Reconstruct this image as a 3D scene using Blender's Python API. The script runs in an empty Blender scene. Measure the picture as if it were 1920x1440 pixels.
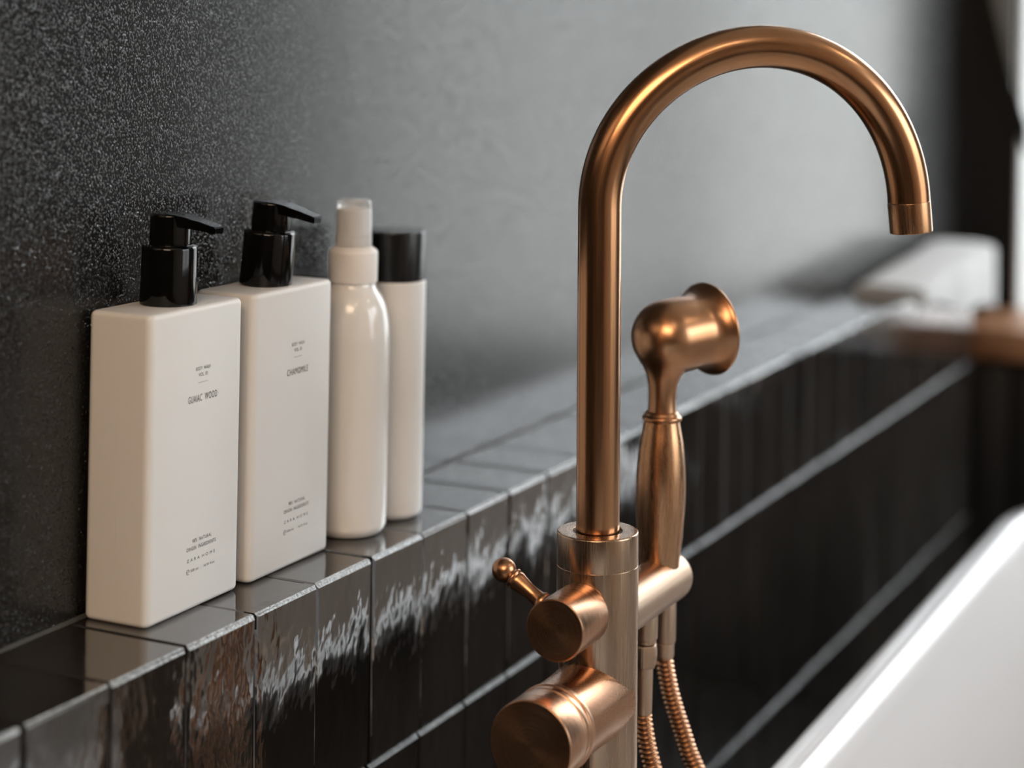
import bpy, bmesh, math, random
from mathutils import Vector, Matrix, Euler, noise
random.seed(7)
scene = bpy.context.scene
COL = scene.collection
PI = math.pi
Z0 = 0.75                     # height of the ledge top above the floor
WY = 0.0816                   # plane of the plaster wall
T = 0.066                     # tile pitch

# ------------------------------------------------------------------ camera
cam_d = bpy.data.cameras.new('camera')
cam = bpy.data.objects.new('camera', cam_d)
COL.objects.link(cam)
cam.location = (-0.72525, -0.59717, Z0 + 0.33417)
YAW, ROLL = 1.1224, 0.0188
Fv = Vector((math.sin(YAW), math.cos(YAW), 0))
Rv = Fv.cross(Vector((0, 0, 1)))
Uv = Vector((0, 0, 1))
R2 = Rv * math.cos(ROLL) + Uv * math.sin(ROLL)
U2 = Uv * math.cos(ROLL) - Rv * math.sin(ROLL)
cam.rotation_euler = Matrix((R2, U2, -Fv)).transposed().to_euler()
cam_d.sensor_width = 36
cam_d.lens = 3627.4 / 1920 * 36
cam_d.shift_y = (48.7 - 720) / 1920
cam_d.clip_start = 0.01
cam_d.dof.use_dof = True
cam_d.dof.focus_distance = 1.13
cam_d.dof.aperture_fstop = (cam_d.lens / 1000) / 0.0195
scene.camera = cam

# ------------------------------------------------------------------ light
world = bpy.data.worlds.new('world'); scene.world = world
world.use_nodes = True
wn = world.node_tree
bgn = wn.nodes['Background']
tc = wn.nodes.new('ShaderNodeTexCoord'); sp = wn.nodes.new('ShaderNodeSeparateXYZ')
cr = wn.nodes.new('ShaderNodeValToRGB')
wn.links.new(tc.outputs['Generated'], sp.inputs[0]); wn.links.new(sp.outputs['Z'], cr.inputs[0])
cr.color_ramp.elements[0].position = 0.0; cr.color_ramp.elements[0].color = (0.58, 0.60, 0.59, 1)
cr.color_ramp.elements[1].position = 0.06; cr.color_ramp.elements[1].color = (0.55, 0.585, 0.60, 1)
e = cr.color_ramp.elements.new(0.22); e.color = (1.45, 1.54, 1.60, 1)
e = cr.color_ramp.elements.new(0.6); e.color = (1.45, 1.54, 1.62, 1)
wn.links.new(cr.outputs[0], bgn.inputs[0])
bgn.inputs[1].default_value = 6.0

XL, XR, YN, ZC = -2.4, 2.32, -3.2, 2.5           # room box
WIN1 = (-1.2, -0.007, Z0 - 0.17, 2.42)            # far wall window: y0, y1, z0, z1
WIN2 = (0.15, 2.2, 0.55, 2.4)                   # side wall window: x0, x1, z0, z1

def bulb(name, loc, energy):
    d = bpy.data.lights.new(name, 'POINT'); d.energy = energy; d.color = (1.0, 0.86, 0.70); d.shadow_soft_size = 0.035
    o = bpy.data.objects.new(name, d); COL.objects.link(o); o.location = loc
bulb('ceiling_spot', (-0.92, -1.34, 2.42), 5)
bulb('ceiling_spot', (0.77, -1.81, 2.42), 5)
def area(name, loc, rot, sx, sy, energy, color, portal=False):
    d = bpy.data.lights.new(name, 'AREA'); d.shape = 'RECTANGLE'; d.size = sx; d.size_y = sy
    d.energy = energy; d.color = color
    o = bpy.data.objects.new(name, d); COL.objects.link(o); o.location = loc; o.rotation_euler = rot
    if portal: d.cycles.is_portal = True
    return o
area('window_portal_far', (XR + 0.12, (WIN1[0] + WIN1[1]) / 2, (WIN1[2] - 0.11 + WIN1[3]) / 2), (0, PI / 2, 0),
     WIN1[3] - WIN1[2] + 0.11, WIN1[1] - WIN1[0], 1, (1, 1, 1), True)
area('window_portal_side', ((WIN2[0] + WIN2[1]) / 2, YN - 0.12, (WIN2[2] + WIN2[3]) / 2), (PI / 2, 0, 0),
     WIN2[1] - WIN2[0], WIN2[3] - WIN2[2], 1, (1, 1, 1), True)
area('warm_room_light', (-1.8, -0.9, 2.3), (0, math.radians(-48), 0), 1.1, 1.3, 54, (1.0, 0.73, 0.50))

vs = scene.view_settings
vs.view_transform = 'Standard'; vs.look = 'None'; vs.gamma = 1; vs.exposure = -0.17
vs.use_curve_mapping = False
scene.cycles.use_denoising = True
scene.cycles.max_bounces = 10
scene.cycles.sample_clamp_indirect = 6
scene.cycles.caustics_reflective = True
scene.cycles.blur_glossy = 0.5

# ------------------------------------------------------------------ materials
def mat(name, base, rough=0.5, metal=0.0, **kw):
    m = bpy.data.materials.new(name); m.use_nodes = True
    b = m.node_tree.nodes['Principled BSDF']
    b.inputs['Base Color'].default_value = (*base, 1)
    b.inputs['Roughness'].default_value = rough
    b.inputs['Metallic'].default_value = metal
    for k, v in kw.items(): b.inputs[k].default_value = v
    return m
def nd(m, t, **kw):
    n = m.node_tree.nodes.new(t)
    for k, v in kw.items():
        if k in n.inputs: n.inputs[k].default_value = v
        else: setattr(n, k, v)
    return n
def lk(m, a, b): m.node_tree.links.new(a, b)
def bsdf(m): return m.node_tree.nodes['Principled BSDF']
def coords(m, scale=(1, 1, 1), rand=False):
    t = nd(m, 'ShaderNodeTexCoord'); mp = nd(m, 'ShaderNodeMapping')
    mp.inputs['Scale'].default_value = scale
    lk(m, t.outputs['Object'], mp.inputs['Vector'])
    if rand:
        oi = nd(m, 'ShaderNodeObjectInfo'); mu = nd(m, 'ShaderNodeVectorMath', operation='SCALE')
        cx = nd(m, 'ShaderNodeCombineXYZ')
        for i in range(3): lk(m, oi.outputs['Random'], cx.inputs[i])
        lk(m, cx.outputs[0], mu.inputs[0]); mu.inputs['Scale'].default_value = 37.0
        lk(m, mu.outputs[0], mp.inputs['Location'])
    return mp.outputs[0]
def noise_n(m, vec, scale, detail=3, rough=0.5):
    n = nd(m, 'ShaderNodeTexNoise'); n.inputs['Scale'].default_value = scale
    n.inputs['Detail'].default_value = detail; n.inputs['Roughness'].default_value = rough
    lk(m, vec, n.inputs['Vector']); return n
def bump(m, h, dist, strength=1.0, prev=None):
    b = nd(m, 'ShaderNodeBump'); b.inputs['Distance'].default_value = dist; b.inputs['Strength'].default_value = strength
    lk(m, h, b.inputs['Height'])
    if prev: lk(m, prev, b.inputs['Normal'])
    return b.outputs[0]
def ramp(m, fac, stops):
    r = nd(m, 'ShaderNodeValToRGB')
    els = r.color_ramp.elements
    els[0].position, els[0].color = stops[0][0], (*stops[0][1], 1)
    els[1].position, els[1].color = stops[-1][0], (*stops[-1][1], 1)
    for p, c in stops[1:-1]:
        e = els.new(p); e.color = (*c, 1)
    lk(m, fac, r.inputs[0]); return r.outputs[0]
def remap(m, fac, a, b, c, d):
    r = nd(m, 'ShaderNodeMapRange')
    r.inputs[1].default_value, r.inputs[2].default_value, r.inputs[3].default_value, r.inputs[4].default_value = a, b, c, d
    lk(m, fac, r.inputs[0]); return r.outputs[0]

M = {}
# dark plaster with a fine orange-peel relief
m = M['plaster'] = mat('dark_plaster', (0.008, 0.0078, 0.0073), 0.2, **{'Specular IOR Level': 0.56})
v = coords(m)
n1 = noise_n(m, v, 1000, 2, 0.6); n2 = noise_n(m, v, 9, 3); n3 = noise_n(m, v, 45, 2)
v2 = coords(m, (1, 1, 0.62))
n1 = noise_n(m, v2, 1050, 0, 0.5); n4 = noise_n(m, v, 110, 2)
hh = nd(m, 'ShaderNodeMath', operation='ADD'); lk(m, n1.outputs['Fac'], hh.inputs[0]); lk(m, remap(m, n4.outputs['Fac'], 0.2, 0.8, -0.06, 0.06), hh.inputs[1])
bn = bump(m, remap(m, hh.outputs[0], 0.575, 0.85, 0.0, 1.0), 0.00062, 0.95)
bn = bump(m, n2.outputs['Fac'], 0.002, 0.15, bn)
lk(m, bn, bsdf(m).inputs['Normal'])
lk(m, ramp(m, n3.outputs['Fac'], [(0.3, (0.0068, 0.0066, 0.0062)), (0.75, (0.0095, 0.0092, 0.0086))]), bsdf(m).inputs['Base Color'])
# glazed dark brown tile, hand-made waviness
m = M['tile'] = mat('glazed_tile', (0.014, 0.012, 0.010), 0.05, **{'IOR': 1.85, 'Specular IOR Level': 0.8})
v = coords(m, (1, 1, 0.55), True)
v.node.inputs['Rotation'].default_value = (0, 0.42, 0)
n1 = noise_n(m, v, 30, 3, 0.55); n2 = noise_n(m, v, 130, 2); n3 = noise_n(m, v, 14, 2)
bn = bump(m, n1.outputs['Fac'], 0.0024, 0.5)
bn = bump(m, n2.outputs['Fac'], 0.0003, 0.5, bn)
lk(m, bn, bsdf(m).inputs['Normal'])
lk(m, ramp(m, n3.outputs['Fac'], [(0.3, (0.010, 0.0085, 0.0075)), (0.7, (0.022, 0.018, 0.015))]), bsdf(m).inputs['Base Color'])
m = M['tile_top'] = mat('glazed_tile_top', (0.02, 0.017, 0.015), 0.09, **{'IOR': 1.95, 'Specular IOR Level': 0.9})
v = coords(m, (1, 1, 1), True)
n1 = noise_n(m, v, 22, 2); n2 = noise_n(m, v, 260, 2); n3 = noise_n(m, v, 14, 2)
bn = bump(m, n1.outputs['Fac'], 0.0008, 0.35); bn = bump(m, n2.outputs['Fac'], 0.00008, 0.5, bn)
lk(m, bn, bsdf(m).inputs['Normal'])
lk(m, ramp(m, n3.outputs['Fac'], [(0.3, (0.010, 0.0085, 0.0075)), (0.7, (0.020, 0.017, 0.015))]), bsdf(m).inputs['Base Color'])
# worn pale edge of the glaze
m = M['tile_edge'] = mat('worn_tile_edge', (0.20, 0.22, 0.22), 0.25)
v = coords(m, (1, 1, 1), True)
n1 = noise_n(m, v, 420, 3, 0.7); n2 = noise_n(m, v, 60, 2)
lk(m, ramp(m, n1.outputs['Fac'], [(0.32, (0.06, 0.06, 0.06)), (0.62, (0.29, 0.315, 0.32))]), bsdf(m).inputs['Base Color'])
lk(m, bump(m, n1.outputs['Fac'], 0.0008, 0.8), bsdf(m).inputs['Normal'])
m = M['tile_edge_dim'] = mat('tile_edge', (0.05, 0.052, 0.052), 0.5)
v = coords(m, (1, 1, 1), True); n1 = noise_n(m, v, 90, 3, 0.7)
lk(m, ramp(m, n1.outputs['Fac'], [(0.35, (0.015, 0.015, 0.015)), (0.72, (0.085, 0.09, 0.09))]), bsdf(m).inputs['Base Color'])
m = M['grout'] = mat('dark_grout', (0.045, 0.045, 0.043), 0.8)
v = coords(m); n1 = noise_n(m, v, 500, 3)
lk(m, bump(m, n1.outputs['Fac'], 0.0006, 0.6), bsdf(m).inputs['Normal'])
# brushed aged copper: fine lines run along one axis; faint tarnish
def copper(name, stretch, base_a, base_b, rough=0.27, lines=700, spin=False, bstr=0.35, uv=False, rv=1.0):
    m = mat(name, base_a, rough, 1.0)
    if spin:
        t = nd(m, 'ShaderNodeTexCoord'); sx = nd(m, 'ShaderNodeSeparateXYZ'); lk(m, t.outputs['Object'], sx.inputs[0])
        a = nd(m, 'ShaderNodeMath', operation='POWER'); b = nd(m, 'ShaderNodeMath', operation='POWER')
        a.inputs[1].default_value = 2; b.inputs[1].default_value = 2
        lk(m, sx.outputs['X'], a.inputs[0]); lk(m, sx.outputs['Y'], b.inputs[0])
        s = nd(m, 'ShaderNodeMath', operation='ADD'); lk(m, a.outputs[0], s.inputs[0]); lk(m, b.outputs[0], s.inputs[1])
        q = nd(m, 'ShaderNodeMath', operation='SQRT'); lk(m, s.outputs[0], q.inputs[0])
        cx = nd(m, 'ShaderNodeCombineXYZ'); lk(m, q.outputs[0], cx.inputs[0]); lk(m, sx.outputs['Z'], cx.inputs[1])
        vec = cx.outputs[0]
    elif uv:
        t = nd(m, 'ShaderNodeTexCoord'); mp = nd(m, 'ShaderNodeMapping'); mp.inputs['Scale'].default_value = (0.080, 0.02, 1)
        lk(m, t.outputs['UV'], mp.inputs['Vector']); vec = mp.outputs[0]
    else:
        vec = coords(m, stretch)
    n1 = noise_n(m, vec, lines, 3, 0.6)
    n2 = noise_n(m, coords(m, tuple(max(0.15, s) for s in stretch)), 24, 3, 0.5)
    n3 = noise_n(m, vec, lines * 0.35, 2, 0.6)
    mix = nd(m, 'ShaderNodeMix', data_type='RGBA')
    lk(m, ramp(m, n2.outputs['Fac'], [(0.34, base_b), (0.6, base_a)]), mix.inputs[6])
    mix.inputs[7].default_value = (*[c * 0.55 for c in base_b], 1)
    lk(m, remap(m, n3.outputs['Fac'], 0.45, 0.75, 0.0, 0.06 if spin else 0.14), mix.inputs[0])
    lk(m, mix.outputs[2], bsdf(m).inputs['Base Color'])
    lk(m, remap(m, n1.outputs['Fac'], 0.3, 0.7, rough - 0.04 * rv, rough + 0.06 * rv), bsdf(m).inputs['Roughness'])
    lk(m, bump(m, n1.outputs['Fac'], 0.00012, bstr), bsdf(m).inputs['Normal'])
    if spin:
        bsdf(m).inputs['Anisotropic'].default_value = 0.65
        tg = nd(m, 'ShaderNodeTangent', direction_type='RADIAL', axis='Z')
        lk(m, tg.outputs[0], bsdf(m).inputs['Tangent'])
    return m
CA, CB = (0.45, 0.24, 0.13), (0.39, 0.19, 0.095)
M['copper_v'] = copper('brushed_copper_vertical', (1, 1, 0.02), (0.47, 0.335, 0.235), (0.39, 0.255, 0.165), 0.24, 900, bstr=0.22)
M['copper_tube'] = copper('satin_copper_tube', (1, 1, 0.08), (0.47, 0.25, 0.13), (0.41, 0.20, 0.098), 0.22, 900, bstr=0.25, uv=True, rv=0.8)
M['copper_turned'] = copper('satin_copper_turned', (1, 1, 0.05), (0.50, 0.28, 0.155), (0.45, 0.235, 0.12), 0.27, 600, bstr=0.12, rv=0.7)
M['copper_spin'] = copper('turned_copper', (1, 1, 1), (0.48, 0.27, 0.16), (0.43, 0.22, 0.12), 0.25, 3200, True, 0.07)
M['copper'] = copper('copper', (1, 1, 1), CA, CB, 0.29, 200, bstr=0.03, rv=0.2)
M['copper_arm'] = copper('brushed_copper_arm', (1, 1, 0.03), (0.44, 0.31, 0.22), (0.37, 0.24, 0.155), 0.36, 700)
M['rubber_groove_shade'] = mat('dark_gasket_groove_shade', (0.02, 0.017, 0.014), 0.5)  # gasket colour, used again as painted shade between the hose ribs
# plastics
m = M['bottle'] = mat('cream_plastic', (0.64, 0.625, 0.605), 0.38, **{'Subsurface Weight': 0.12, 'Subsurface Scale': 0.004, 'Specular IOR Level': 0.4})
bsdf(m).inputs['Subsurface Radius'].default_value = (1.0, 0.6, 0.4)
v = coords(m); n1 = noise_n(m, v, 700, 2)
lk(m, bump(m, n1.outputs['Fac'], 0.00004, 0.4), bsdf(m).inputs['Normal'])
m = M['white_gloss'] = mat('white_glossy_plastic', (0.68, 0.66, 0.635), 0.16, **{'Coat Weight': 0.3})
n1 = noise_n(m, coords(m), 25, 1); lk(m, bump(m, n1.outputs['Fac'], 0.0003, 0.15), bsdf(m).inputs['Normal'])
m = M['white_satin'] = mat('white_satin_plastic', (0.72, 0.68, 0.64), 0.4)
n1 = noise_n(m, coords(m), 800, 1); lk(m, bump(m, n1.outputs['Fac'], 0.00003, 0.3), bsdf(m).inputs['Normal'])
m = M['black_gloss'] = mat('black_glossy_plastic', (0.002, 0.002, 0.002), 0.08, **{'Specular IOR Level': 0.35})
n1 = noise_n(m, coords(m), 30, 1); lk(m, bump(m, n1.outputs['Fac'], 0.0003, 0.1), bsdf(m).inputs['Normal'])
m = M['black_satin'] = mat('black_satin_plastic', (0.004, 0.004, 0.004), 0.26)
n1 = noise_n(m, coords(m), 500, 1); lk(m, bump(m, n1.outputs['Fac'], 0.00005, 0.3), bsdf(m).inputs['Normal'])
m = M['clear_cap'] = mat('frosted_clear_plastic', (0.93, 0.94, 0.95), 0.25, **{'Transmission Weight': 0.75, 'IOR': 1.4})
n1 = noise_n(m, coords(m), 60, 1); lk(m, bump(m, n1.outputs['Fac'], 0.0003, 0.2), bsdf(m).inputs['Normal'])
m = M['ink'] = mat('dark_print', (0.025, 0.022, 0.02), 0.5)
m = M['ink_pale'] = mat('grey_print', (0.16, 0.15, 0.14), 0.5)
# room
m = M['enamel'] = mat('white_tub_enamel', (0.62, 0.625, 0.64), 0.14, **{'Coat Weight': 0.4})
n1 = noise_n(m, coords(m), 6, 1); lk(m, bump(m, n1.outputs['Fac'], 0.001, 0.1), bsdf(m).inputs['Normal'])
m = M['tub_black'] = mat('black_tub_shell', (0.006, 0.006, 0.007), 0.4)
n1 = noise_n(m, coords(m), 90, 1); lk(m, bump(m, n1.outputs['Fac'], 0.0002, 0.2), bsdf(m).inputs['Normal'])
m = M['floor'] = mat('dark_floor', (0.016, 0.015, 0.014), 0.4)
n1 = noise_n(m, coords(m), 12, 5); lk(m, bump(m, n1.outputs['Fac'], 0.001, 0.3), bsdf(m).inputs['Normal'])
m = M['paint'] = mat('white_paint', (0.84, 0.81, 0.77), 0.7)
n1 = noise_n(m, coords(m), 150, 2); lk(m, bump(m, n1.outputs['Fac'], 0.0004, 0.3), bsdf(m).inputs['Normal'])
m = M['reveal'] = mat('white_reveal_paint', (0.60, 0.61, 0.60), 0.6)
n1 = noise_n(m, coords(m), 150, 2); lk(m, bump(m, n1.outputs['Fac'], 0.0004, 0.3), bsdf(m).inputs['Normal'])
m = M['paint_warm'] = mat('brown_paint', (0.05, 0.032, 0.02), 0.7)
n1 = noise_n(m, coords(m), 150, 2); lk(m, bump(m, n1.outputs['Fac'], 0.0004, 0.3), bsdf(m).inputs['Normal'])
m = M['frame'] = mat('black_frame_paint', (0.005, 0.005, 0.0055), 0.5, **{'Specular IOR Level': 0.2})
n1 = noise_n(m, coords(m), 90, 1); lk(m, bump(m, n1.outputs['Fac'], 0.0002, 0.2), bsdf(m).inputs['Normal'])
m = M['grey_board'] = mat('grey_board_paint', (0.14, 0.14, 0.135), 0.6)
n1 = noise_n(m, coords(m), 90, 1); lk(m, bump(m, n1.outputs['Fac'], 0.0002, 0.2), bsdf(m).inputs['Normal'])
m = M['wood'] = mat('brown_wood', (0.25, 0.12, 0.055), 0.35)
n1 = noise_n(m, coords(m, (8, 1, 8)), 12, 5, 0.6)
lk(m, ramp(m, n1.outputs['Fac'], [(0.35, (0.13, 0.055, 0.025)), (0.65, (0.30, 0.15, 0.075))]), bsdf(m).inputs['Base Color'])
m = M['towel'] = mat('white_cotton', (0.33, 0.327, 0.32), 0.9, **{'Sheen Weight': 0.3})
n1 = noise_n(m, coords(m), 600, 3); lk(m, bump(m, n1.outputs['Fac'], 0.001, 0.7), bsdf(m).inputs['Normal'])
m = M['glass'] = mat('window_glass', (1, 1, 1), 0.0, **{'Transmission Weight': 1.0, 'IOR': 1.0, 'Specular IOR Level': 0.0})

# ------------------------------------------------------------------ mesh helpers
def link(name, me, mats, parent=None, loc=None, rot=None, smooth=None):
    o = bpy.data.objects.new(name, me); COL.objects.link(o)
    for mm in (mats if isinstance(mats, (list, tuple)) else [mats]):
        if len(me.materials) < (len(mats) if isinstance(mats, (list, tuple)) else 1): me.materials.append(mm)
    if parent: o.parent = parent
    if loc is not None: o.location = loc
    if rot is not None: o.rotation_euler = rot
    if smooth is not None:
        for p in me.polygons: p.use_smooth = True
        if smooth < 3.2:
            try: me.set_sharp_from_angle(angle=smooth)
            except Exception: pass
    return o
def obj(name, bm, mats, parent=None, loc=None, rot=None, smooth=math.radians(35)):
    me = bpy.data.meshes.new(name)
    bmesh.ops.recalc_face_normals(bm, faces=bm.faces)
    bm.to_mesh(me); bm.free()
    return link(name, me, mats, parent, loc, rot, smooth)
def empty(name, loc, rot=(0, 0, 0)):
    o = bpy.data.objects.new(name, None); COL.objects.link(o); o.location = loc; o.rotation_euler = rot
    o.empty_display_size = 0.05
    return o
def tag(o, label=None, cat=None, group=None, kind=None):
    if label: o['label'] = label
    if cat: o['category'] = cat
    if group: o['group'] = group
    if kind: o['kind'] = kind
    return o
def box_bm(x0, x1, y0, y1, z0, z1, bev=0, seg=2, bm=None):
    bm = bm or bmesh.new()
    r = bmesh.ops.create_cube(bm, size=1)
    for v in r['verts']:
        v.co = Vector(((x0 + x1) / 2 + v.co.x * (x1 - x0), (y0 + y1) / 2 + v.co.y * (y1 - y0), (z0 + z1) / 2 + v.co.z * (z1 - z0)))
    if bev:
        es = list({e for v in r['verts'] for e in v.link_edges})
        bmesh.ops.bevel(bm, geom=es, offset=bev, segments=seg, profile=0.5, affect='EDGES')
    return bm
def lathe_bm(prof, seg=64, bm=None, close=True):
    """profile: (r, z) points, revolved round z"""
    bm = bm or bmesh.new()
    rings = []
    for r, z in prof:
        if r < 1e-6: rings.append([bm.verts.new((0, 0, z))])
        else: rings.append([bm.verts.new((r * math.cos(2 * PI * i / seg), r * math.sin(2 * PI * i / seg), z)) for i in range(seg)])
    for a, b in zip(rings[:-1], rings[1:]):
        for i in range(seg):
            j = (i + 1) % seg
            if len(a) == 1 and len(b) == 1: break
            if len(a) == 1: bm.faces.new((a[0], b[j], b[i]))
            elif len(b) == 1: bm.faces.new((a[i], a[j], b[0]))
            else: bm.faces.new((a[i], a[j], b[j], b[i]))
    if close:
        for g in (rings[0], rings[-1]):
            if len(g) > 1: bm.faces.new(g)
    return bm
def rprof(pts, fil=0.0006, n=4):
    """round the corners of an (r, z) profile"""
    out = [pts[0]]
    for i in range(1, len(pts) - 1):
        p = Vector(pts[i]); a = Vector(pts[i - 1]); b = Vector(pts[i + 1])
        la, lb = (a - p).length, (b - p).length
        if la < 1e-7 or lb < 1e-7: continue
        f = pts[i][2] if len(pts[i]) > 2 else fil
        p = Vector(pts[i][:2]); a = Vector(pts[i - 1][:2]); b = Vector(pts[i + 1][:2])
        d = min(f, (a - p).length * 0.48, (b - p).length * 0.48)
        s = p + (a - p).normalized() * d; t = p + (b - p).normalized() * d
        for k in range(n + 1):
            u = k / n
            q = s * (1 - u) ** 2 + p * 2 * u * (1 - u) + t * u * u
            out.append((q.x, q.y))
    out.append(pts[-1][:2])
    return out
def P3(pts):   # strip optional fillet for rprof's neighbours
    return [tuple(p) for p in pts]
def rp(pts, fil=0.0006, n=4):
    pts = [tuple(p) for p in pts]
    out = [pts[0][:2]]
    for i in range(1, len(pts) - 1):
        f = pts[i][2] if len(pts[i]) > 2 else fil
        p = Vector(pts[i][:2]); a = Vector(pts[i - 1][:2]); b = Vector(pts[i + 1][:2])
        d = min(f, (a - p).length * 0.48, (b - p).length * 0.48)
        s = p + (a - p).normalized() * d; t = p + (b - p).normalized() * d
        for k in range(n + 1):
            u = k / n
            q = s * (1 - u) ** 2 + p * 2 * u * (1 - u) + t * u * u
            out.append((q.x, q.y))
    out.append(pts[-1][:2])
    return out
def tube_bm(path, radius, seg=32, cap=True, bm=None):
    """sweep a circle along a list of points, radius: number or list (parallel transport frame)"""
    bm = bm or bmesh.new()
    path = [Vector(p) for p in path]
    tang = []
    for i in range(len(path)):
        a = path[max(0, i - 1)]; b = path[min(len(path) - 1, i + 1)]
        tang.append((b - a).normalized())
    u = tang[0].orthogonal().normalized()
    rings = []; dist = [0.0]
    for a, b in zip(path[:-1], path[1:]): dist.append(dist[-1] + (b - a).length)
    uvl = bm.loops.layers.uv.verify()
    for i, p in enumerate(path):
        t = tang[i]
        u = (u - t * u.dot(t)).normalized(); w = t.cross(u)
        r = radius[i] if isinstance(radius, (list, tuple)) else radius
        rings.append([bm.verts.new(p + (u * math.cos(2 * PI * k / seg) + w * math.sin(2 * PI * k / seg)) * r) for k in range(seg)])
    for i, (a, b) in enumerate(zip(rings[:-1], rings[1:])):
        for k in range(seg):
            j = (k + 1) % seg
            f = bm.faces.new((a[k], a[j], b[j], b[k]))
            for lp, uv in zip(f.loops, ((k, i), (k + 1, i), (k + 1, i + 1), (k, i + 1))): lp[uvl].uv = (uv[0] / seg, dist[uv[1]])
    if cap:
        bm.faces.new(rings[0]); bm.faces.new(rings[-1])
    return bm
def spline(pts, n):
    """Catmull-Rom through the points, n samples a span"""
    pts = [Vector(p) for p in pts]
    q = [pts[0] * 2 - pts[1]] + pts + [pts[-1] * 2 - pts[-2]]
    out = []
    for i in range(1, len(q) - 2):
        for k in range(n):
            t = k / n
            out.append(0.5 * ((2 * q[i]) + (q[i + 1] - q[i - 1]) * t + (2 * q[i - 1] - 5 * q[i] + 4 * q[i + 1] - q[i + 2]) * t * t
                       + (3 * q[i] - q[i - 1] - 3 * q[i + 1] + q[i + 2]) * t ** 3))
    out.append(pts[-1]); return out
def resample(pts, step):
    out = [pts[0]]; acc = 0
    for a, b in zip(pts[:-1], pts[1:]):
        L = (b - a).length; pos = step - acc
        while pos <= L:
            out.append(a.lerp(b, pos / L)); pos += step
        acc = L - (pos - step)
    return out
AX = Matrix.Rotation(-PI / 2, 4, 'Y')      # local +z -> world -x

# ------------------------------------------------------------------ room shell
def struct(name, bm, m, **kw):
    return tag(obj(name, bm, m, **kw), kind='structure')
struct('wall_back', box_bm(XL, XR, WY, WY + 0.12, 0, ZC), M['plaster'])
struct('floor', box_bm(XL, XR, YN, WY, -0.1, 0), M['floor'])
struct('ceiling', box_bm(XL, XR + 0.2, YN - 0.2, WY + 0.12, ZC, ZC + 0.1), M['paint'])
struct('wall_left', box_bm(XL - 0.1, XL, YN - 0.2, WY + 0.12, 0, ZC), M['paint_warm'])
y0, y1, z0, z1 = WIN1
bm = box_bm(XR, XR + 0.2, YN - 0.2, y0, 0, ZC)
box_bm(XR, XR + 0.2, -0.46, y1, 0, z0, bm=bm); box_bm(XR, XR + 0.2, y0, -0.46, 0, Z0 - 0.28, bm=bm); box_bm(XR, XR + 0.2, y0, y1, z1, ZC, bm=bm); box_bm(XR, XR + 0.2, y1, WY + 0.12, 0, ZC, bm=bm)
struct('wall_far', bm, M['frame'])
x0, x1, z0, z1 = WIN2
bm = box_bm(XL, x0, YN - 0.2, YN, 0, ZC)
box_bm(x0, x1, YN - 0.2, YN, 0, z0, bm=bm); box_bm(x0, x1, YN - 0.2, YN, z1, ZC, bm=bm); box_bm(x1, XR, YN - 0.2, YN, 0, ZC, bm=bm)
struct('wall_side', bm, M['paint'])
# far window: pale reveal, wooden sill board, dark post, glass
w1 = tag(empty('window_1', (XR, (WIN1[0] + WIN1[1]) / 2, WIN1[2])), kind='structure')
w1.location = (0, 0, 0)
y0, y1, z0, z1 = WIN1
obj('window_reveal', box_bm(XR + 0.004, XR + 0.198, y1 - 0.006, y1, z0, z1), M['reveal'], w1)
obj('window_reveal', box_bm(XR + 0.004, XR + 0.198, y0, y0 + 0.006, Z0 - 0.28, z1), M['reveal'], w1)
obj('window_glass', box_bm(XR + 0.150, XR + 0.154, -0.43, y1 - 0.05, z0 + 0.05, z1 - 0.05), M['glass'], w1)
obj('window_glass', box_bm(XR + 0.150, XR + 0.154, y0 + 0.05, -0.49, Z0 - 0.23, z1 - 0.05), M['glass'], w1)
bm = box_bm(XR + 0.13, XR + 0.17, y0 + 0.006, y0 + 0.055, Z0 - 0.28, z1)
box_bm(XR + 0.13, XR + 0.17, -0.49, -0.43, Z0 - 0.28, z1, bm=bm)
box_bm(XR + 0.13, XR + 0.17, y0 + 0.05, -0.49, Z0 - 0.28, Z0 - 0.23, bm=bm)
box_bm(XR + 0.13, XR + 0.17, y1 - 0.055, y1 - 0.006, z0, z1, bm=bm)
box_bm(XR + 0.13, XR + 0.17, -0.43, y1 - 0.05, z0, z0 + 0.05, bm=bm); box_bm(XR + 0.13, XR + 0.17, y0 + 0.05, y1 - 0.05, z1 - 0.05, z1, bm=bm)
obj('window_frame', bm, M['reveal'], w1)
w2 = tag(empty('window_2', (0, 0, 0)), kind='structure')
x0, x1, z0, z1 = WIN2
bm = box_bm(x0, x0 + 0.05, YN - 0.17, YN - 0.13, z0, z1)
box_bm(x1 - 0.05, x1, YN - 0.17, YN - 0.13, z0, z1, bm=bm); box_bm((x0 + x1) / 2 - 0.03, (x0 + x1) / 2 + 0.03, YN - 0.17, YN - 0.13, z0, z1, bm=bm)
box_bm(x0 + 0.05, x1 - 0.05, YN - 0.17, YN - 0.13, z0, z0 + 0.05, bm=bm); box_bm(x0 + 0.05, x1 - 0.05, YN - 0.17, YN - 0.13, z1 - 0.05, z1, bm=bm)
obj('window_frame', bm, M['frame'], w2)
# dark slanted bar and grey board before the post of the far window
def prism_yz(poly, x0, x1):
    bm = bmesh.new()
    a = [bm.verts.new((x0, y, z)) for y, z in poly]; b = [bm.verts.new((x1, y, z)) for y, z in poly]
    bm.faces.new(a); bm.faces.new(b)
    for i in range(len(poly)):
        j = (i + 1) % len(poly); bm.faces.new((a[i], a[j], b[j], b[i]))
    return bm

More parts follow.
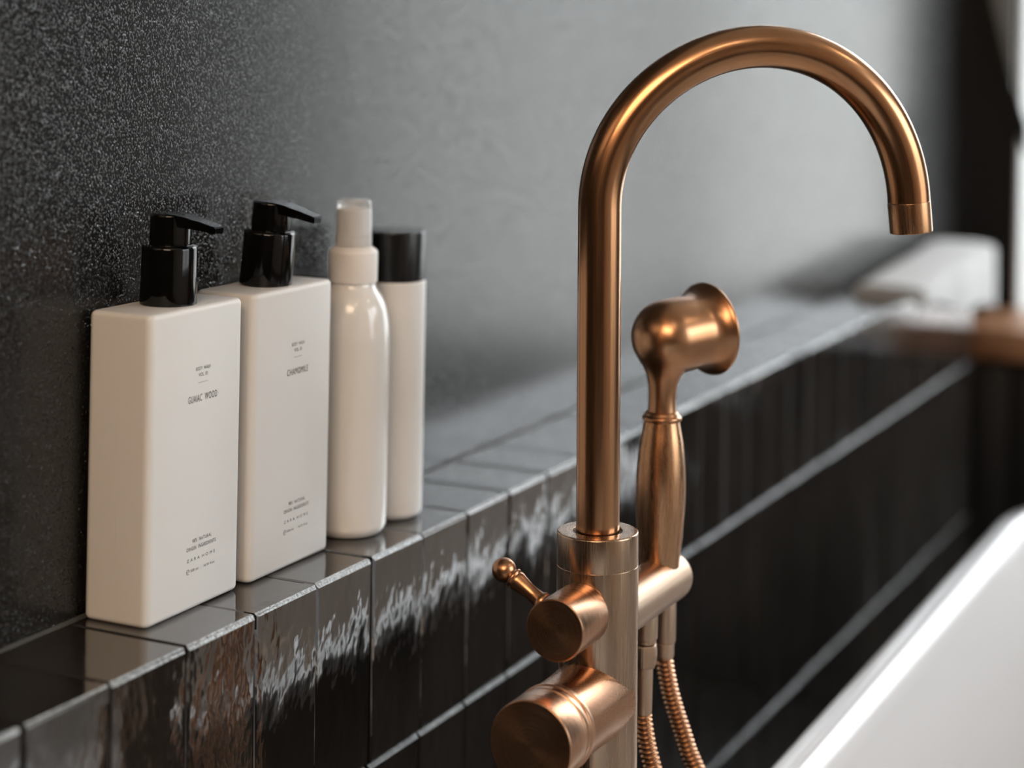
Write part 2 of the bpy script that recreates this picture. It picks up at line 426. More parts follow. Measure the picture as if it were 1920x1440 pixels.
# ------------------------------------------------------------------ tiled ledge
H1, H2 = 0.1305, 0.3479
LX0, LX1 = -5 * T, 2.046
ledge = struct('trim_1', box_bm(LX0, LX1 - 0.006, 0.0085, WY, 0.02, Z0 - 0.0085), M['grout'])
ledge['label'] = 'dark tiled ledge running along the plaster wall'
def tile_mesh(name, w, h, th=0.009, bev=0.0011, top_edge=0.0, sides=True):
    """face at y=0 looking to -y, x 0..w, z -h..0; the chamfer along the top edge is the pale worn one"""
    bm = bmesh.new()
    te = top_edge or bev
    # outer frame sits back, inner face proud
    O = [(0, -h), (w, -h), (w, 0), (0, 0)]
    I = [(bev, -h + bev), (w - bev, -h + bev), (w - bev, -te), (bev, -te)]
    vo = [bm.verts.new((x, te * 0.8 if z == 0 else bev * 0.8, z)) for x, z in O]
    vi = [bm.verts.new((x, 0, z)) for x, z in I]
    vb = [bm.verts.new((x, th, z)) for x, z in O]
    bm.faces.new(vi)
    for i in range(4):
        j = (i + 1) % 4
        f = bm.faces.new((vo[i], vo[j], vi[j], vi[i]))
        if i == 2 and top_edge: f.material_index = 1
        bm.faces.new((vo[i], vb[i], vb[j], vo[j]))
    bm.faces.new(vb)
    me = bpy.data.meshes.new(name)
    bmesh.ops.recalc_face_normals(bm, faces=bm.faces)
    bm.to_mesh(me); bm.free()
    return me
GAP = 0.0021
def add_tile(me, mats, x, y, z, rot, k=1.0):
    o = bpy.data.objects.new('tile', me); COL.objects.link(o); o.parent = ledge
    if not me.materials:
        for mm in mats: me.materials.append(mm)
    o.location = (x, y, z); o.rotation_euler = rot
    return o
front_me = tile_mesh('tile_front', T - GAP, H1 - 0.0025, top_edge=0.0022)
row_me = tile_mesh('tile_row', T - GAP, H2 - H1 - 0.003, top_edge=0.0028)
top_me = tile_mesh('tile_cap', T - GAP, WY - 0.0035, top_edge=0.0011)
NT = 31
for i in range(-5, NT):
    rr = random.Random(i * 13 + 5)
    j = lambda s: rr.uniform(-s, s)
    dx = j(0.0006)
    add_tile(front_me, [M['tile'], M['tile_edge']], i * T + GAP / 2 + dx, j(0.0005), Z0 - 0.0004 + j(0.0003), (j(0.006), j(0.002), j(0.008)))
    # top tile: face up, its far (pale) edge at the front
    o = add_tile(top_me, [M['tile_top'], M['tile_edge']], i * T + GAP / 2 + dx + (T - GAP), 0, 0, (0, 0, 0))
    # local -y -> world +z ; local z(0 = pale edge) -> world front
    o.matrix_world = Matrix.Translation((i * T + GAP / 2 + dx, 0.0012 + j(0.0006), Z0 + j(0.0003))) @ Matrix.Rotation(j(0.004), 4, 'Y') @ Matrix(((1, 0, 0, 0), (0, 0, -1, 0), (0, -1, 0, 0), (0, 0, 0, 1))) 
    if i >= 4:
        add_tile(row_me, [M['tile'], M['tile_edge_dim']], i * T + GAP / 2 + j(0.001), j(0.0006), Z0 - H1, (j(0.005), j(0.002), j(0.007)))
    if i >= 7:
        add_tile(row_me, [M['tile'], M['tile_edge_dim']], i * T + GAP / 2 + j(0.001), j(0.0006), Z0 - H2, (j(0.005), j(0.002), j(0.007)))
# joint of pale sealant between the ledge tiles and the wall
bm = bmesh.new()
pts = []
n = 240
for i in range(n + 1):
    x = LX0 + (LX1 - LX0) * i / n
    r = 0.0012 + 0.0007 * noise.noise(Vector((x * 60, 0, 0)))
    pts.append((x, r))
rows = []
for x, r in pts:
    rows.append([bm.verts.new((x, WY, Z0 + r * 1.1)), bm.verts.new((x, WY - r * 0.9, Z0 + r * 0.7)), bm.verts.new((x, WY - r * 1.6, Z0 - 0.0005))])
for a, b in zip(rows[:-1], rows[1:]):
    for k in range(2): bm.faces.new((a[k], a[k + 1], b[k + 1], b[k]))
obj('sealant', bm, M['grout'], ledge, smooth=3.2)

# ------------------------------------------------------------------ bathtub
def tub():
    t = empty('bathtub', (0.5, -0.58, 0))
    tag(t, 'white bathtub with dark outer shell below the tiled ledge', 'bathtub')
    ZR = Z0 - 0.1655
    Y1 = -0.1905; Y0 = Y1 - 0.78; X0 = -0.42; X1 = 1.47
    def ring(ins, z, rc, n=10):
        pts = []
        for (cx, cy, a0) in ((X1 - ins - rc, Y1 - ins - rc, 0), (X0 + ins + rc, Y1 - ins - rc, 90), (X0 + ins + rc, Y0 + ins + rc, 180), (X1 - ins - rc, Y0 + ins + rc, 270)):
            for k in range(n + 1):
                a = math.radians(a0 + 90 * k / n)
                pts.append((cx + rc * math.cos(a) - 0.5, cy + rc * math.sin(a) + 0.58, z))
        return pts
    def loft(rings, capend=True):
        bm = bmesh.new(); R = [[bm.verts.new(p) for p in r] for r in rings]
        for a, b in zip(R[:-1], R[1:]):
            for i in range(len(a)):
                j = (i + 1) % len(a); bm.faces.new((a[i], a[j], b[j], b[i]))
        if capend: bm.faces.new(R[-1])
        return bm
    inner = [(0.002, ZR - 0.022, .17), (0.0, ZR - 0.012, .17), (0.0015, ZR - 0.004, .17), (0.006, ZR, .168), (0.020, ZR + .001, .16), (0.0255, ZR + .0002, .158),
             (0.029, ZR - .003, .156), (0.0325, ZR - .0085, .154), (0.035, ZR - 0.02, .152), (0.045, ZR - 0.12, .15), (0.06, ZR - 0.28, .14), (0.10, ZR - 0.37, .13), (0.16, ZR - 0.40, .10), (0.25, ZR - 0.405, .06)]
    obj('basin', loft([ring(*r) for r in inner]), M['enamel'], t, smooth=3.2)
    outer = [(0.006, ZR - 0.020, .165), (0.006, ZR - 0.10, .165), (0.03, 0.06, .15), (0.05, 0.0, .14)]
    obj('outer_shell', loft([ring(*r) for r in outer]), M['tub_black'], t, smooth=0.6)
    bm = lathe_bm(rp([(0, 0.0), (0.026, 0.0), (0.028, 0.002), (0.028, 0.005), (0, 0.006)]), 32)
    obj('drain', bm, M['copper'], t, loc=(0.3, 0.0, ZR - 0.405))
tub()

# ------------------------------------------------------------------ faucet
CXY = Vector((0.3181, -0.1570))
LEAN = Vector((-0.0054, 0.0112, 1.0)).normalized()
ZT = 0.0405                                                   # column top, above the ledge
fa = empty('bathtub_faucet', (CXY.x, CXY.y, 0))
tag(fa, 'brushed copper floor-standing bath faucet with gooseneck spout', 'faucet')
LM = LEAN.to_track_quat('Z', 'Y').to_matrix().to_4x4()
def place(o, loc, mtx=None):                                  # loc in faucet space with z measured from the ledge top
    o.matrix_parent_inverse = Matrix.Identity(4)
    o.matrix_basis = Matrix.Translation(Vector(loc)) @ (mtx or Matrix.Identity(4))
    return o
# column: origin at its top
cr_ = 0.0239
base_drop = Z0 + ZT
prof = rp([(0.0, 0.0), (0.0142, 0.0), (0.0142, -0.004), (0.0, -0.004)], 0.0002)
prof = rp([(0.0145, -0.010), (0.0145, 0.0, .0004), (cr_, 0.0, .0012), (cr_, -0.0193, .0001), (cr_ - 0.00015, -0.01945, .00005), (cr_ - 0.00015, -0.0196, .00005), (cr_, -0.01975, .0001),
           (cr_, -0.158, .0003), (cr_ - 0.0005, -0.1584), (cr_ - 0.0005, -0.1588), (cr_, -0.1592), (cr_, -base_drop + 0.012), (cr_, -base_drop + 0.004)], 0.0004)
c0 = (0, 0, Z0 + ZT)
place(obj('column', lathe_bm(prof, 96, close=False), M['copper_v'], fa, smooth=math.radians(30)), c0, LM)
place(obj('base_flange', lathe_bm(rp([(cr_, 0.012), (0.034, 0.012), (0.046, 0.006), (0.050, 0.0), (0, 0)], 0.003), 64), M['copper_spin'], fa), (0.0, -0.008, 0.0))
place(obj('spout_gasket', lathe_bm([(0.0128, 0), (0.0146, 0), (0.0146, -0.009), (0.0128, -0.009)], 48), M['rubber_groove_shade'], fa), (0, 0, Z0 + ZT - 0.0012), LM)
# spout
def spout_path():
    zc, r, az, end, a1, a2, a3 = 0.2286, 0.0948, -0.95982, 0.01428, 0.00334, 0.00134, 0.00172
    d = Vector((math.cos(az), math.sin(az), 0))
    up = Vector((-0.0054, 0.0112, 1.0))
    pts = [up * (-0.012 + (zc - ZT + 0.012) * i / 24) for i in range(24)]
    n = 90
    for i in range(n + 1):
        t = PI + (end - PI) * i / n; s = math.sin(t)
        rr = r + a1 * math.sin(2 * t) * s * s + a2 * s * s + a3 * s * s * math.cos(t) * math.cos(2 * t)
        pts.append(up * (zc - ZT) + d * r + (d * math.cos(t) + up * s) * rr)
    return pts
path = spout_path()
# the arc ends a little short of the vertical: aerator sleeve below it
tl = (path[-1] - path[-4]).normalized()
tl = (tl + Vector((math.cos(-0.96), math.sin(-0.96), 0)) * 0.03).normalized()
path = path[:-1]
RHO = 0.0127
place(obj('spout', tube_bm(path, RHO, 64, cap=False), M['copper_tube'], fa, smooth=3.2), (0, 0, Z0 + ZT))
tip = path[-1]
q = (-tl).to_track_quat('Z', 'Y').to_matrix().to_4x4()
sleeve = rp([(0.0, 0.0014), (RHO - 0.0002, 0.0014, .0002), (RHO - 0.0002, 0.0), (RHO + 0.0002, -0.0002, .0004), (RHO + 0.0001, -0.0185, .0006), (RHO - 0.0022, -0.0185, .0004), (RHO - 0.0022, -0.014), (0, -0.014)], 0.0003)
place(obj('aerator', lathe_bm(sleeve, 64, close=False), M['copper_turned'], fa), (tip.x, tip.y, tip.z + Z0 + ZT), q)

def axis_x(z, L):            # a matrix whose local +z points to world -x, origin L before the column axis
    return Matrix.Translation((-L, 0, Z0 + z)) @ AX
def place_m(o, mtx):
    o.matrix_parent_inverse = Matrix.Identity(4); o.matrix_basis = mtx; return o
def yat(z): return 0.0112 * (z - ZT)
# small control knob with lever
kz = -0.0019
kn = obj('control_knob', lathe_bm(rp([(0.0, -0.0375), (0.0165, -0.0375, .0008), (0.0175, -0.0365, .0008), (0.0175, 0.0, .0007), (0, 0.0)], 0.0006), 80), M['copper_spin'], fa)
place_m(kn, Matrix.Translation((0, yat(kz), 0)) @ axis_x(kz, 0.0604))
lv_prof = rp([(0, -0.014), (0.0046, -0.014), (0.0046, 0.004, .001), (0.0058, 0.0046, .0008), (0.0058, 0.0066, .0008), (0.0047, 0.0075, .0005), (0.0040, 0.012, .003), (0.0045, 0.018, .003), (0.0056, 0.0235, .001),
              (0.0056, 0.0248, .0006), (0.0050, 0.0252, .0004), (0.0060, 0.0262, .0006), (0.0060, 0.0272, .0006), (0.0045, 0.0280, .0006)], 0.001)
for k in range(15):
    a = PI * (0.22 + 0.78 * k / 14)
    lv_prof.append((0.0070 * math.sin(a), 0.0338 - 0.0070 * math.cos(a)))
lv_prof[-1] = (0.0, lv_prof[-1][1])
lv = obj('lever', lathe_bm(lv_prof, 40, close=False), M['copper'], fa)
ang = math.radians(31.4)
dv = Vector((0, math.cos(ang), math.sin(ang)))
st = Vector((-0.0435, yat(kz), Z0 + kz)) + dv * 0.0128
place_m(lv, Matrix.Translation(st) @ dv.to_track_quat('Z', 'Y').to_matrix().to_4x4())
# big thermostat knob and its tee
bz = -0.0559
br = 0.0246
kn = obj('temperature_knob', lathe_bm(rp([(0.0, -0.0215), (br - 0.001, -0.0215), (br, -0.0205, .0006), (br, 0.0, .0009), (0, 0.0)], 0.0006), 96), M['copper_spin'], fa)
place_m(kn, Matrix.Translation((0, yat(bz), 0)) @ axis_x(bz, 0.0912))
cl = obj('knob_collar', lathe_bm(rp([(0.0, -0.0115), (br - 0.0008, -0.0115), (br + 0.0003, -0.0105, .0006), (br + 0.0003, -0.007, .0006), (br - 0.0006, -0.0064, .0003), (br - 0.0006, -0.0056, .0003), (br, -0.005, .0004), (br, -0.0006, .0005), (br - 0.0012, 0, .0003), (0, 0)], 0.0004), 96), M['copper_spin'], fa)
place_m(cl, Matrix.Translation((0, yat(bz), 0)) @ axis_x(bz, 0.0700))
# tee: cylinder whose end swells into the column
bm = bmesh.new(); seg = 96; rings = []
for i in range(15):
    u = i / 14
    L = 0.0590 - u * 0.0590
    fl = 0.0035 * max(0, (u - 0.35) / 0.65) ** 2
    rings.append([bm.verts.new((-L, (br - 0.0009 + fl * 0.3) * math.cos(2 * PI * k / seg), (br - 0.0009 + fl) * math.sin(2 * PI * k / seg))) for k in range(seg)])
for a, b in zip(rings[:-1], rings[1:]):
    for k in range(seg):
        bm.faces.new((a[k], a[(k + 1) % seg], b[(k + 1) % seg], b[k]))
place(obj('valve_tee', bm, M['copper_spin'], fa, smooth=3.2), (0, yat(bz), Z0 + bz))
# shower arm towards +x with rounded end
az_ = -0.0153; ar = 0.0156
prof = [(ar, 0.0)] + rp([(ar, 0.001), (ar, 0.1225, .006), (0, 0.1225)], 0.006, 8)
a_ = obj('shower_arm', lathe_bm(prof, 72, close=False), M['copper_arm'], fa)
place_m(a_, Matrix.Translation((0, yat(az_), Z0 + az_)) @ Matrix.Rotation(PI / 2, 4, 'Y'))
# outlet beneath the arm, near the column, with hex nut
out_x = 0.0773
prof = rp([(0.0, -0.010), (0.0077, -0.010), (0.0077, -0.0285, .0006), (0.0068, -0.0290, .0004), (0.0068, -0.0315), (0, -0.0315)], 0.0005)
place(obj('hose_outlet', lathe_bm(prof, 48), M['copper_arm'], fa), (out_x, yat(az_), Z0 + az_))
# socket at arm's tip through which the hand shower's hose rises
tip_x = 0.1115
prof = rp([(0.0, -0.012), (0.0068, -0.012), (0.0068, -0.0400, .0004), (0.0062, -0.0404), (0.0062, -0.0412), (0, -0.0412)], 0.0004)
place(obj('hose_socket', lathe_bm(prof, 48), M['copper_arm'], fa), (tip_x, yat(az_), Z0 + az_))

# ------------------------------------------------------------------ hand shower (lies in the cradle of the arm)
hs_xy = Vector((CXY.x + 0.1007, CXY.y + 0.0, 0))
hs = empty('hand_shower', (hs_xy.x, hs_xy.y, Z0 - 0.0005))
tag(hs, 'copper hand shower with ribbed hose standing in the faucet arm', 'hand shower')
hp = [(0.0, -0.004), (0.0128, -0.004), (0.0131, 0.002), (0.0146, 0.018), (0.0156, 0.034), (0.0158, 0.048), (0.0152, 0.060), (0.0138, 0.073), (0.0120, 0.083), (0.0112, 0.0875), (0.0, 0.0875)]
hz = spline([(r, z, 0) for r, z in hp[1:-1]], 5)
obj('handle', lathe_bm([hp[0]] + [(p.x, p.y) for p in hz] + [hp[-1]], 64), M['copper_turned'], hs)
obj('collar', lathe_bm(rp([(0.0, 0.0868), (0.0108, 0.0868), (0.0125, 0.0880, .0006), (0.0125, 0.0900, .0006), (0.0112, 0.0910, .0005), (0.0098, 0.0935, .001), (0, 0.0935)], 0.0004), 56), M['copper'], hs)
HZ = 0.1396
# head: body of revolution round a nearly level axis with a swan neck running into it
haz = math.radians(-29)
hd = Vector((math.cos(haz) * math.cos(0.08), math.sin(haz) * math.cos(0.08), math.sin(0.08)))
HM = Matrix.Translation((0, 0, HZ)) @ hd.to_track_quat('Z', 'Y').to_matrix().to_4x4()
prof = []
for k in range(15):
    a = PI / 2 * k / 14
    prof.append((0.0236 * math.sin(a), 0.004 - 0.0235 * math.cos(a)))
prof += [(0.0238, 0.010), (0.0236, 0.017), (0.0230, 0.0225), (0.0231, 0.0258), (0.0240, 0.0290), (0.0258, 0.0323), (0.0284, 0.0352), (0.0297, 0.0362), (0.0299, 0.0372), (0.0295, 0.0380), (0.0270, 0.0384), (0.0265, 0.0375), (0.0, 0.0365)]
prof[0] = (0.0, prof[0][1])
head = obj('head', lathe_bm(prof, 80, close=False), M['copper'], hs, smooth=math.radians(50))
place_m(head, HM)
nk = [(0.0092, 0.0925), (0.0088, 0.098), (0.0088, 0.104), (0.0094, 0.110), (0.0110, 0.1155), (0.0140, 0.1205), (0.0185, 0.1255)]
nk = [(p.x, p.y) for p in spline([(r, z, 0) for r, z in nk], 4)]
bm = lathe_bm(nk, 56, close=False)
for v in bm.verts:                                  # lean the swelling towards the head's axis
    u = max(0, (v.co.z - 0.105) / 0.02)
    v.co += Vector((hd.x, hd.y, 0)) * 0.0035 * u * u
obj('neck', bm, M['copper'], hs, smooth=3.2)
# hose: ribbed metal, down from the socket, round a loop and up to the outlet
sx, sy, sz = tip_x - 0.1007, 0.0, az_ - 0.0412 + 0.0005
ox = out_x - 0.1007; oz = az_ - 0.074
ctrl = [(sx, sy, sz), (sx + 0.0003, sy - 0.0006, sz - 0.012), (sx + 0.0025, sy - 0.0050, sz - 0.035), (sx + 0.0070, sy - 0.0143, sz - 0.066), (sx + 0.0130, sy - 0.0225, sz - 0.100), (sx + 0.020, sy - 0.018, sz - 0.19),
        (sx + 0.040, sy + 0.01, sz - 0.34), (sx + 0.055, sy + 0.04, sz - 0.50), (sx + 0.04, sy + 0.07, sz - 0.60), (sx - 0.01, sy + 0.07, sz - 0.60), (sx - 0.025, sy + 0.055, sz - 0.50),
        (ox + 0.022, sy + 0.03, oz - 0.34), (ox + 0.016, sy - 0.002, oz - 0.20), (ox + 0.0095, sy - 0.0180, oz - 0.095), (ox + 0.0050, sy - 0.0100, oz - 0.052), (ox + 0.0015, sy - 0.0030, oz - 0.022), (ox + 0.0002, sy - 0.0004, oz - 0.006), (ox, sy, oz)]
pp = resample(spline(ctrl, 90), 0.0031 / 6)
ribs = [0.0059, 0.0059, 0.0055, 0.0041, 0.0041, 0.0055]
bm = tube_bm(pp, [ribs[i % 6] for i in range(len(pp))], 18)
for f in bm.faces:                                  # shade in the grooves between the ribs is painted on as dark colour
    pass
bm.verts.index_update()
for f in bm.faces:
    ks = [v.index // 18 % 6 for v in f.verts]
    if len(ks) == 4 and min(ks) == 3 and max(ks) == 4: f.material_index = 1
obj('hose', bm, [M['copper'], M['rubber_groove_shade']], hs, smooth=3.2)
# nuts of the hose
prof = rp([(0.0, 0.0), (0.0066, 0.0, .0005), (0.0066, 0.0085, .0005), (0.0058, 0.0100), (0, 0.0100)], 0.0005)
obj('hose_nut', lathe_bm([(r, -z) for r, z in prof], 48), M['copper_arm'], hs, loc=(sx, sy, sz + 0.0005))
bm = lathe_bm(rp([(0.0, 0.0), (0.0084, 0.0, .0014), (0.0092, -0.007, .002), (0.0082, -0.0145, .0014), (0, -0.0145)], 0.001), 6)
bmesh.ops.bevel(bm, geom=bm.edges[:], offset=0.0006, segments=2, affect='EDGES')
obj('hex_nut', bm, M['copper_arm'], hs, loc=(ox, sy, az_ - 0.0320 + 0.0005), rot=(0, 0, 0.25))
obj('hose_sleeve', lathe_bm(rp([(0.0, 0.0), (0.0058, 0.0), (0.0056, -0.030, .0006), (0, -0.030)], 0.0005), 40), M['copper_arm'], hs, loc=(ox, sy, az_ - 0.0455 + 0.0005))

# ------------------------------------------------------------------ bottles
def text_mesh(lines):
    """lines: (string, centre x, baseline z, cap height, width, spacing) on the plane y = 0"""
    bm = bmesh.new()
    for (s, cx, z, h, w, spc) in lines:
        cu = bpy.data.curves.new('t', 'FONT'); cu.body = s; cu.size = 1.0; cu.space_character = spc; cu.resolution_u = 3
        ob = bpy.data.objects.new('t', cu); COL.objects.link(ob)
        dg = bpy.context.evaluated_depsgraph_get(); dg.update()
        me = bpy.data.meshes.new_from_object(ob.evaluated_get(dg))
        xs = [v.co.x for v in me.vertices]; ys = [v.co.y for v in me.vertices]
        x0, x1 = min(xs), max(xs)
        caph = 0.70
        b2 = bmesh.new(); b2.from_mesh(me)
        for v in b2.verts:
            v.co = Vector((cx + ((v.co.x - x0) / (x1 - x0) - 0.5) * w, 0, z + v.co.y / caph * h))
        tm = bpy.data.meshes.new('x'); b2.to_mesh(tm); b2.free(); bm.from_mesh(tm)
        bpy.data.objects.remove(ob); bpy.data.meshes.remove(tm); bpy.data.meshes.remove(me)
    return bm
def estimated_sign(bm, cx, z, h):
    """the rounded e mark"""
    n = 20; r = h / 2; th = h * 0.16
    for (a0, a1) in ((-2.5, 0.12 + 2.9),):
        pts = []
        pa = []
        for i in range(n + 1):
            a = math.radians(0 + 315 * i / n)
            w = th * (0.55 + 0.45 * abs(math.cos(a)))
            pa.append((bm.verts.new((cx + (r * 0.95) * math.cos(a), 0, z + r + r * math.sin(a))), bm.verts.new((cx + (r * 0.95 - w) * math.cos(a), 0, z + r + (r - w * 0.8) * math.sin(a)))))
        for p, q in zip(pa[:-1], pa[1:]): bm.faces.new((p[0], q[0], q[1], p[1]))
    vs = [bm.verts.new((cx + dx * r, 0, z + r + dz * r)) for dx, dz in ((-0.75, -0.06), (0.95, -0.06), (0.95, 0.06), (-0.75, 0.06))]
    bm.faces.new(vs)
def pump(parent, z, tilt, azn=0.0):
    """pump head: collar, stem head, flat nozzle pointing -y"""
    p = Matrix.Translation((0, 0, z)) @ Matrix.Rotation(tilt, 4, 'X')
    c = obj('pump_collar', lathe_bm(rp([(0, 0.0), (0.0163, 0.0, .0006), (0.0159, 0.0335, .0018), (0.0126, 0.0345), (0.0126, 0.0335), (0, 0.0335)], 0.0005), 64), M['black_gloss'], parent)
    place_m(c, p)
    hd_ = bmesh.new()
    lathe_bm(rp([(0, 0.0325), (0.0119, 0.0325), (0.0118, 0.0495, .0008), (0.0116, 0.0515, .0012), (0, 0.0518)], 0.0006), 56, hd_)
    c = obj('pump_head', hd_, M['black_gloss'], parent); place_m(c, p)
    # nozzle: a wedge, thick at the head, thin at the tip, drooping
    bm = bmesh.new()
    secs = [(0.006, 0.0095, 0.0518, 0.0440), (-0.006, 0.0092, 0.0520, 0.0445), (-0.012, 0.0076, 0.0512, 0.0445), (-0.0225, 0.0058, 0.0489, 0.0437), (-0.0318, 0.0050, 0.0468, 0.0424), (-0.0335, 0.0048, 0.0463, 0.0420)]
    R = []
    for (y, hw, zt, zb) in secs:
        R.append([bm.verts.new((-hw, y, zt)), bm.verts.new((hw, y, zt)), bm.verts.new((hw * 0.85, y, zb)), bm.verts.new((-hw * 0.85, y, zb))])
    for a, b in zip(R[:-1], R[1:]):
        for k in range(4): bm.faces.new((a[k], a[(k + 1) % 4], b[(k + 1) % 4], b[k]))
    bm.faces.new(R[0]); bm.faces.new(R[-1])
    bmesh.ops.bevel(bm, geom=bm.edges[:], offset=0.0005, segments=2, affect='EDGES', clamp_overlap=True)
    c = obj('nozzle', bm, M['black_gloss'], parent, smooth=0.5); place_m(c, p)
def pump_bottle(loc, rotz, label, title, vol, tilt, tw, cxoff):
    t = empty('pump_bottle', loc, (0, 0, rotz))
    tag(t, label, 'bottle', 'cream pump bottles on the ledge')
    W, D, H = 0.0905, 0.0435, 0.1715
    bm = box_bm(-W / 2, W / 2, -D / 2, D / 2, 0, H)
    ve = [e for e in bm.edges if abs(e.verts[0].co.z - e.verts[1].co.z) > 0.1]
    bmesh.ops.bevel(bm, geom=ve, offset=0.0050, segments=6, profile=0.5, affect='EDGES')
    he = [e for e in bm.edges if (min(e.verts[0].co.z, e.verts[1].co.z) > H - 1e-4 or max(e.verts[0].co.z, e.verts[1].co.z) < 1e-4)]
    bmesh.ops.bevel(bm, geom=he, offset=0.0032, segments=5, profile=0.5, affect='EDGES')
    obj('body', bm, M['bottle'], t, smooth=0.7)
    # mould seam down the narrow side
    obj('mould_seam', box_bm(-W / 2 - 0.00008, -W / 2 + 0.0005, -0.00015, 0.00015, 0.004, H - 0.004), M['bottle'], t)
    pump(t, H, tilt)
    o = cxoff
    lines = [('BODY  WASH', o, 0.1352, 0.0021, 0.0142, 1.1), (vol, o, 0.1316, 0.0021, 0.0086, 1.1), (title.replace(' ', '  '), o, 0.1176, 0.0040, tw, 1.12),
             ('98%  NATURAL', o + 0.0018, 0.0380, 0.0021, 0.0188, 1.12), ('ORIGIN  INGREDIENTS', o + 0.0012, 0.0339, 0.0021, 0.0288, 1.12),
             ('Z A R A  H O M E', o + 0.0012, 0.0277, 0.0018, 0.0275, 1.1), ('500 ml', o - 0.0052, 0.0218, 0.0015, 0.0074, 1.0), ('16.91 fl.oz', o + 0.0094, 0.0218, 0.0014, 0.0108, 1.0)]
    for ln in lines: obj('printed_text', text_mesh([ln]), M['ink'], t, loc=(0, -D / 2 - 0.00012, 0), smooth=None)
    bm = bmesh.new(); estimated_sign(bm, o - 0.0115, 0.0208, 0.0030)
    obj('printed_symbol', bm, M['ink'], t, loc=(0, -D / 2 - 0.00012, 0), smooth=None)
    obj('printed_rule', box_bm(-0.0045, 0.0045, -0.0001, 0, -0.0001, 0.0001), M['ink_pale'], t, loc=(o, -D / 2 - 0.00005, 0.1282))
    return t
pump_bottle((0.1880, 0.0570, Z0 + 0.0003), 0.0, 'nearest cream rectangular pump bottle, printed GUAIAC WOOD, on the ledge', 'GUAIAC WOOD', 'VOL. 01', math.radians(0.8), 0.0284, 0.0045)
pump_bottle((0.2878, 0.0558, Z0 + 0.0003), 0.0, 'cream rectangular pump bottle printed CHAMOMILE, behind the GUAIAC WOOD one', 'CHAMOMILE', 'VOL. 01', math.radians(4.2), 0.0240, 0.0040)
# spray bottle
t = tag(empty('spray_bottle', (0.3771, 0.0457, Z0 + 0.0003)), 'round white spray bottle with clear cap, beside the CHAMOMILE bottle', 'bottle')
R = 0.0248
prof = rp([(0, 0.001), (R - 0.004, 0.0), (R, 0.0045, .004), (R, 0.134, .012), (R - 0.0028, 0.1505, .008), (0.0150, 0.1615, .004), (0.0145, 0.1665), (0, 0.1665)], 0.002, 8)
obj('body', lathe_bm(prof, 80), M['white_gloss'], t, smooth=0.8)
obj('collar', lathe_bm(rp([(0, 0.1640), (0.0161, 0.1640, .0006), (0.0162, 0.1845, .0016), (0.0118, 0.1875, .001), (0, 0.1875)], 0.0006), 72), M['white_satin'], t)
bm = lathe_bm(rp([(0, 0.1870), (0.0104, 0.1870), (0.0102, 0.1935, .001), (0.0086, 0.1950), (0.0084, 0.2115, .001), (0, 0.2140)], 0.0008), 56)
obj('spray_head', bm, M['white_satin'], t)
obj('spray_hole', lathe_bm([(0, 0), (0.0017, 0), (0.0017, 0.0008), (0.0010, 0.0012), (0, 0.0012)], 20), M['ink_pale'], t, loc=(0, -0.0068, 0.204), rot=(PI / 2, 0, 0))
obj('clear_cap', lathe_bm(rp([(0.0117, 0.1876), (0.0122, 0.1880), (0.0115, 0.2160, .0012), (0.0105, 0.2180, .001), (0, 0.2185), ], 0.0006), 64, close=False), M['clear_cap'], t)
sol = t.children[-1].modifiers.new('wall', 'SOLIDIFY'); sol.thickness = 0.0009; sol.offset = -1
# round bottle with black lid
t = tag(empty('lidded_bottle', (0.4301, 0.0440, Z0 + 0.0003)), 'round cream bottle with wide black lid, farthest bottle on the ledge', 'bottle')
R = 0.0215
obj('body', lathe_bm(rp([(0, 0.001), (R - 0.003, 0.0), (R, 0.003, .002), (R, 0.1590, .0014), (R - 0.0018, 0.1600), (0, 0.1600)], 0.001, 6), 80), M['bottle'], t, smooth=0.7)
obj('lid', lathe_bm(rp([(0, 0.1595), (R - 0.0012, 0.1595), (R - 0.0006, 0.1935, .0012), (0, 0.1940)], 0.001, 6), 80), M['black_satin'], t)

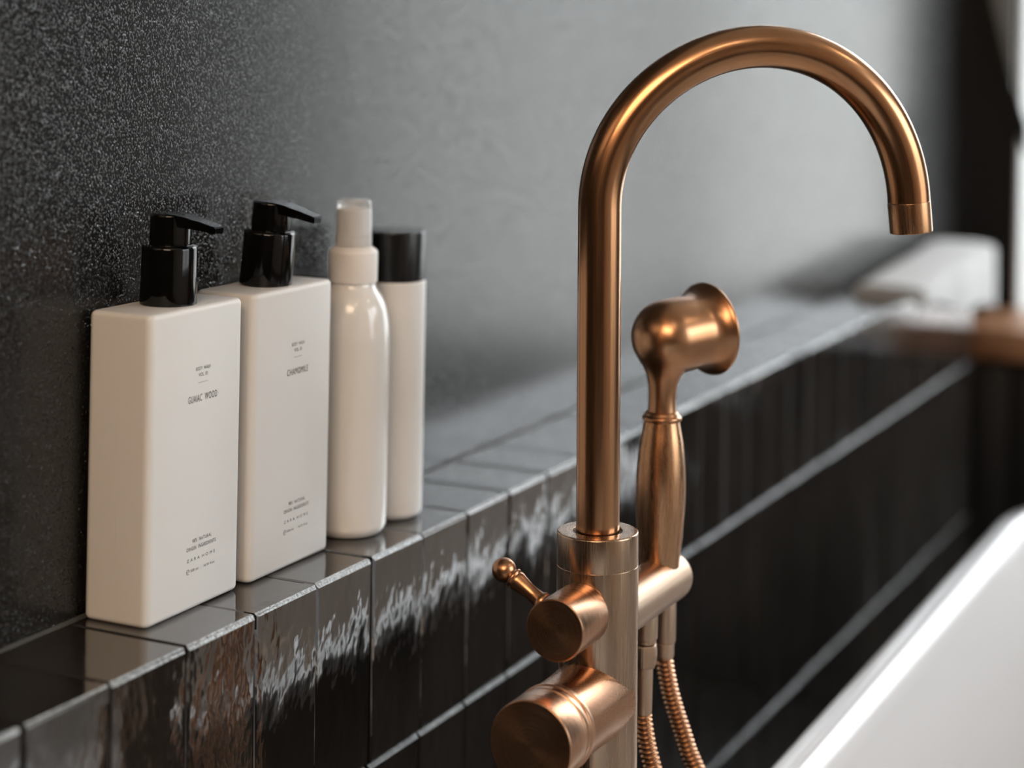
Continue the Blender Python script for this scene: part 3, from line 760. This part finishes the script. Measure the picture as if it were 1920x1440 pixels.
# ------------------------------------------------------------------ far end
# folded white cloth hanging a little over the front of the ledge
bm = bmesh.new(); rows = []
n = 26
for i in range(n + 1):
    u = i / n; x = 1.68 + 0.405 * u
    hem = -0.006 - 0.052 * u + 0.004 * math.sin(9 * u)
    top = 0.016 + 0.018 * u + 0.003 * noise.noise(Vector((x * 9, 1, 0)))
    w = 0.003 * math.sin(14 * u)
    y0_ = -0.010 - w * 0.3; y1_ = -0.022 - w
    outer = [(y0_, hem), (y1_, hem + 0.001), (y1_, hem * 0.5), (y1_ + 0.001, top - 0.010), (y1_ + 0.006, top - 0.002), (0.0, top), (0.045, top + 0.001), (0.066, top - 0.002), (0.072, top - 0.008), (0.073, 0.001), (0.066, 0.0006), (0.02, 0.0006), (y0_, 0.0006)]
    rows.append([bm.verts.new((x - 1.84, a, b)) for a, b in outer])
for a, b in zip(rows[:-1], rows[1:]):
    for k in range(len(a)):
        j = (k + 1) % len(a); bm.faces.new((a[k], a[j], b[j], b[k]))
bm.faces.new(rows[0]); bm.faces.new(rows[-1])
tag(obj('cloth', bm, M['towel'], None, loc=(1.84, 0, Z0), smooth=1.0), 'blurred white folded cloth over the far end of the ledge', 'cloth')
# wooden sill board beyond the ledge, dark cupboard beneath
tag(obj('wooden_board', box_bm(0, 0.235, -0.155, 0.0, -0.044, 0, 0.003), M['wood'], None, loc=(2.08, 0.035, Z0 - 0.088)),
    'brown wooden board under the far window, past the ledge', 'shelf')
cb = tag(empty('cabinet', (2.2, -0.05, 0)), 'black cabinet below the brown wooden board', 'cabinet')
obj('carcass', box_bm(-0.09, 0.115, -0.07, 0.08, 0.0, Z0 - 0.134, 0.002), M['frame'], cb)
for k in range(2):
    obj('cabinet_door', box_bm(-0.105, -0.0915, -0.066 + k * 0.072, 0.003 + k * 0.072, 0.03, Z0 - 0.14, 0.0015), M['frame'], cb)
# grey panel and slanted black bar across the post and the window's edge
obj('window_panel', prism_yz([(0.040, Z0 + 0.42), (-0.0035, Z0 + 0.42), (-0.0048, Z0 + 0.250)], XR - 0.022, XR - 0.012), M['grey_board'], w1)
obj('window_brace', prism_yz([(0.050, Z0 + 0.42), (0.036, Z0 + 0.42), (-0.0045, Z0 + 0.255), (-0.0230, Z0 + 0.195), (-0.0230, Z0 + 0.150), (-0.0045, Z0 + 0.193)], XR - 0.012, XR - 0.001), M['frame'], w1)
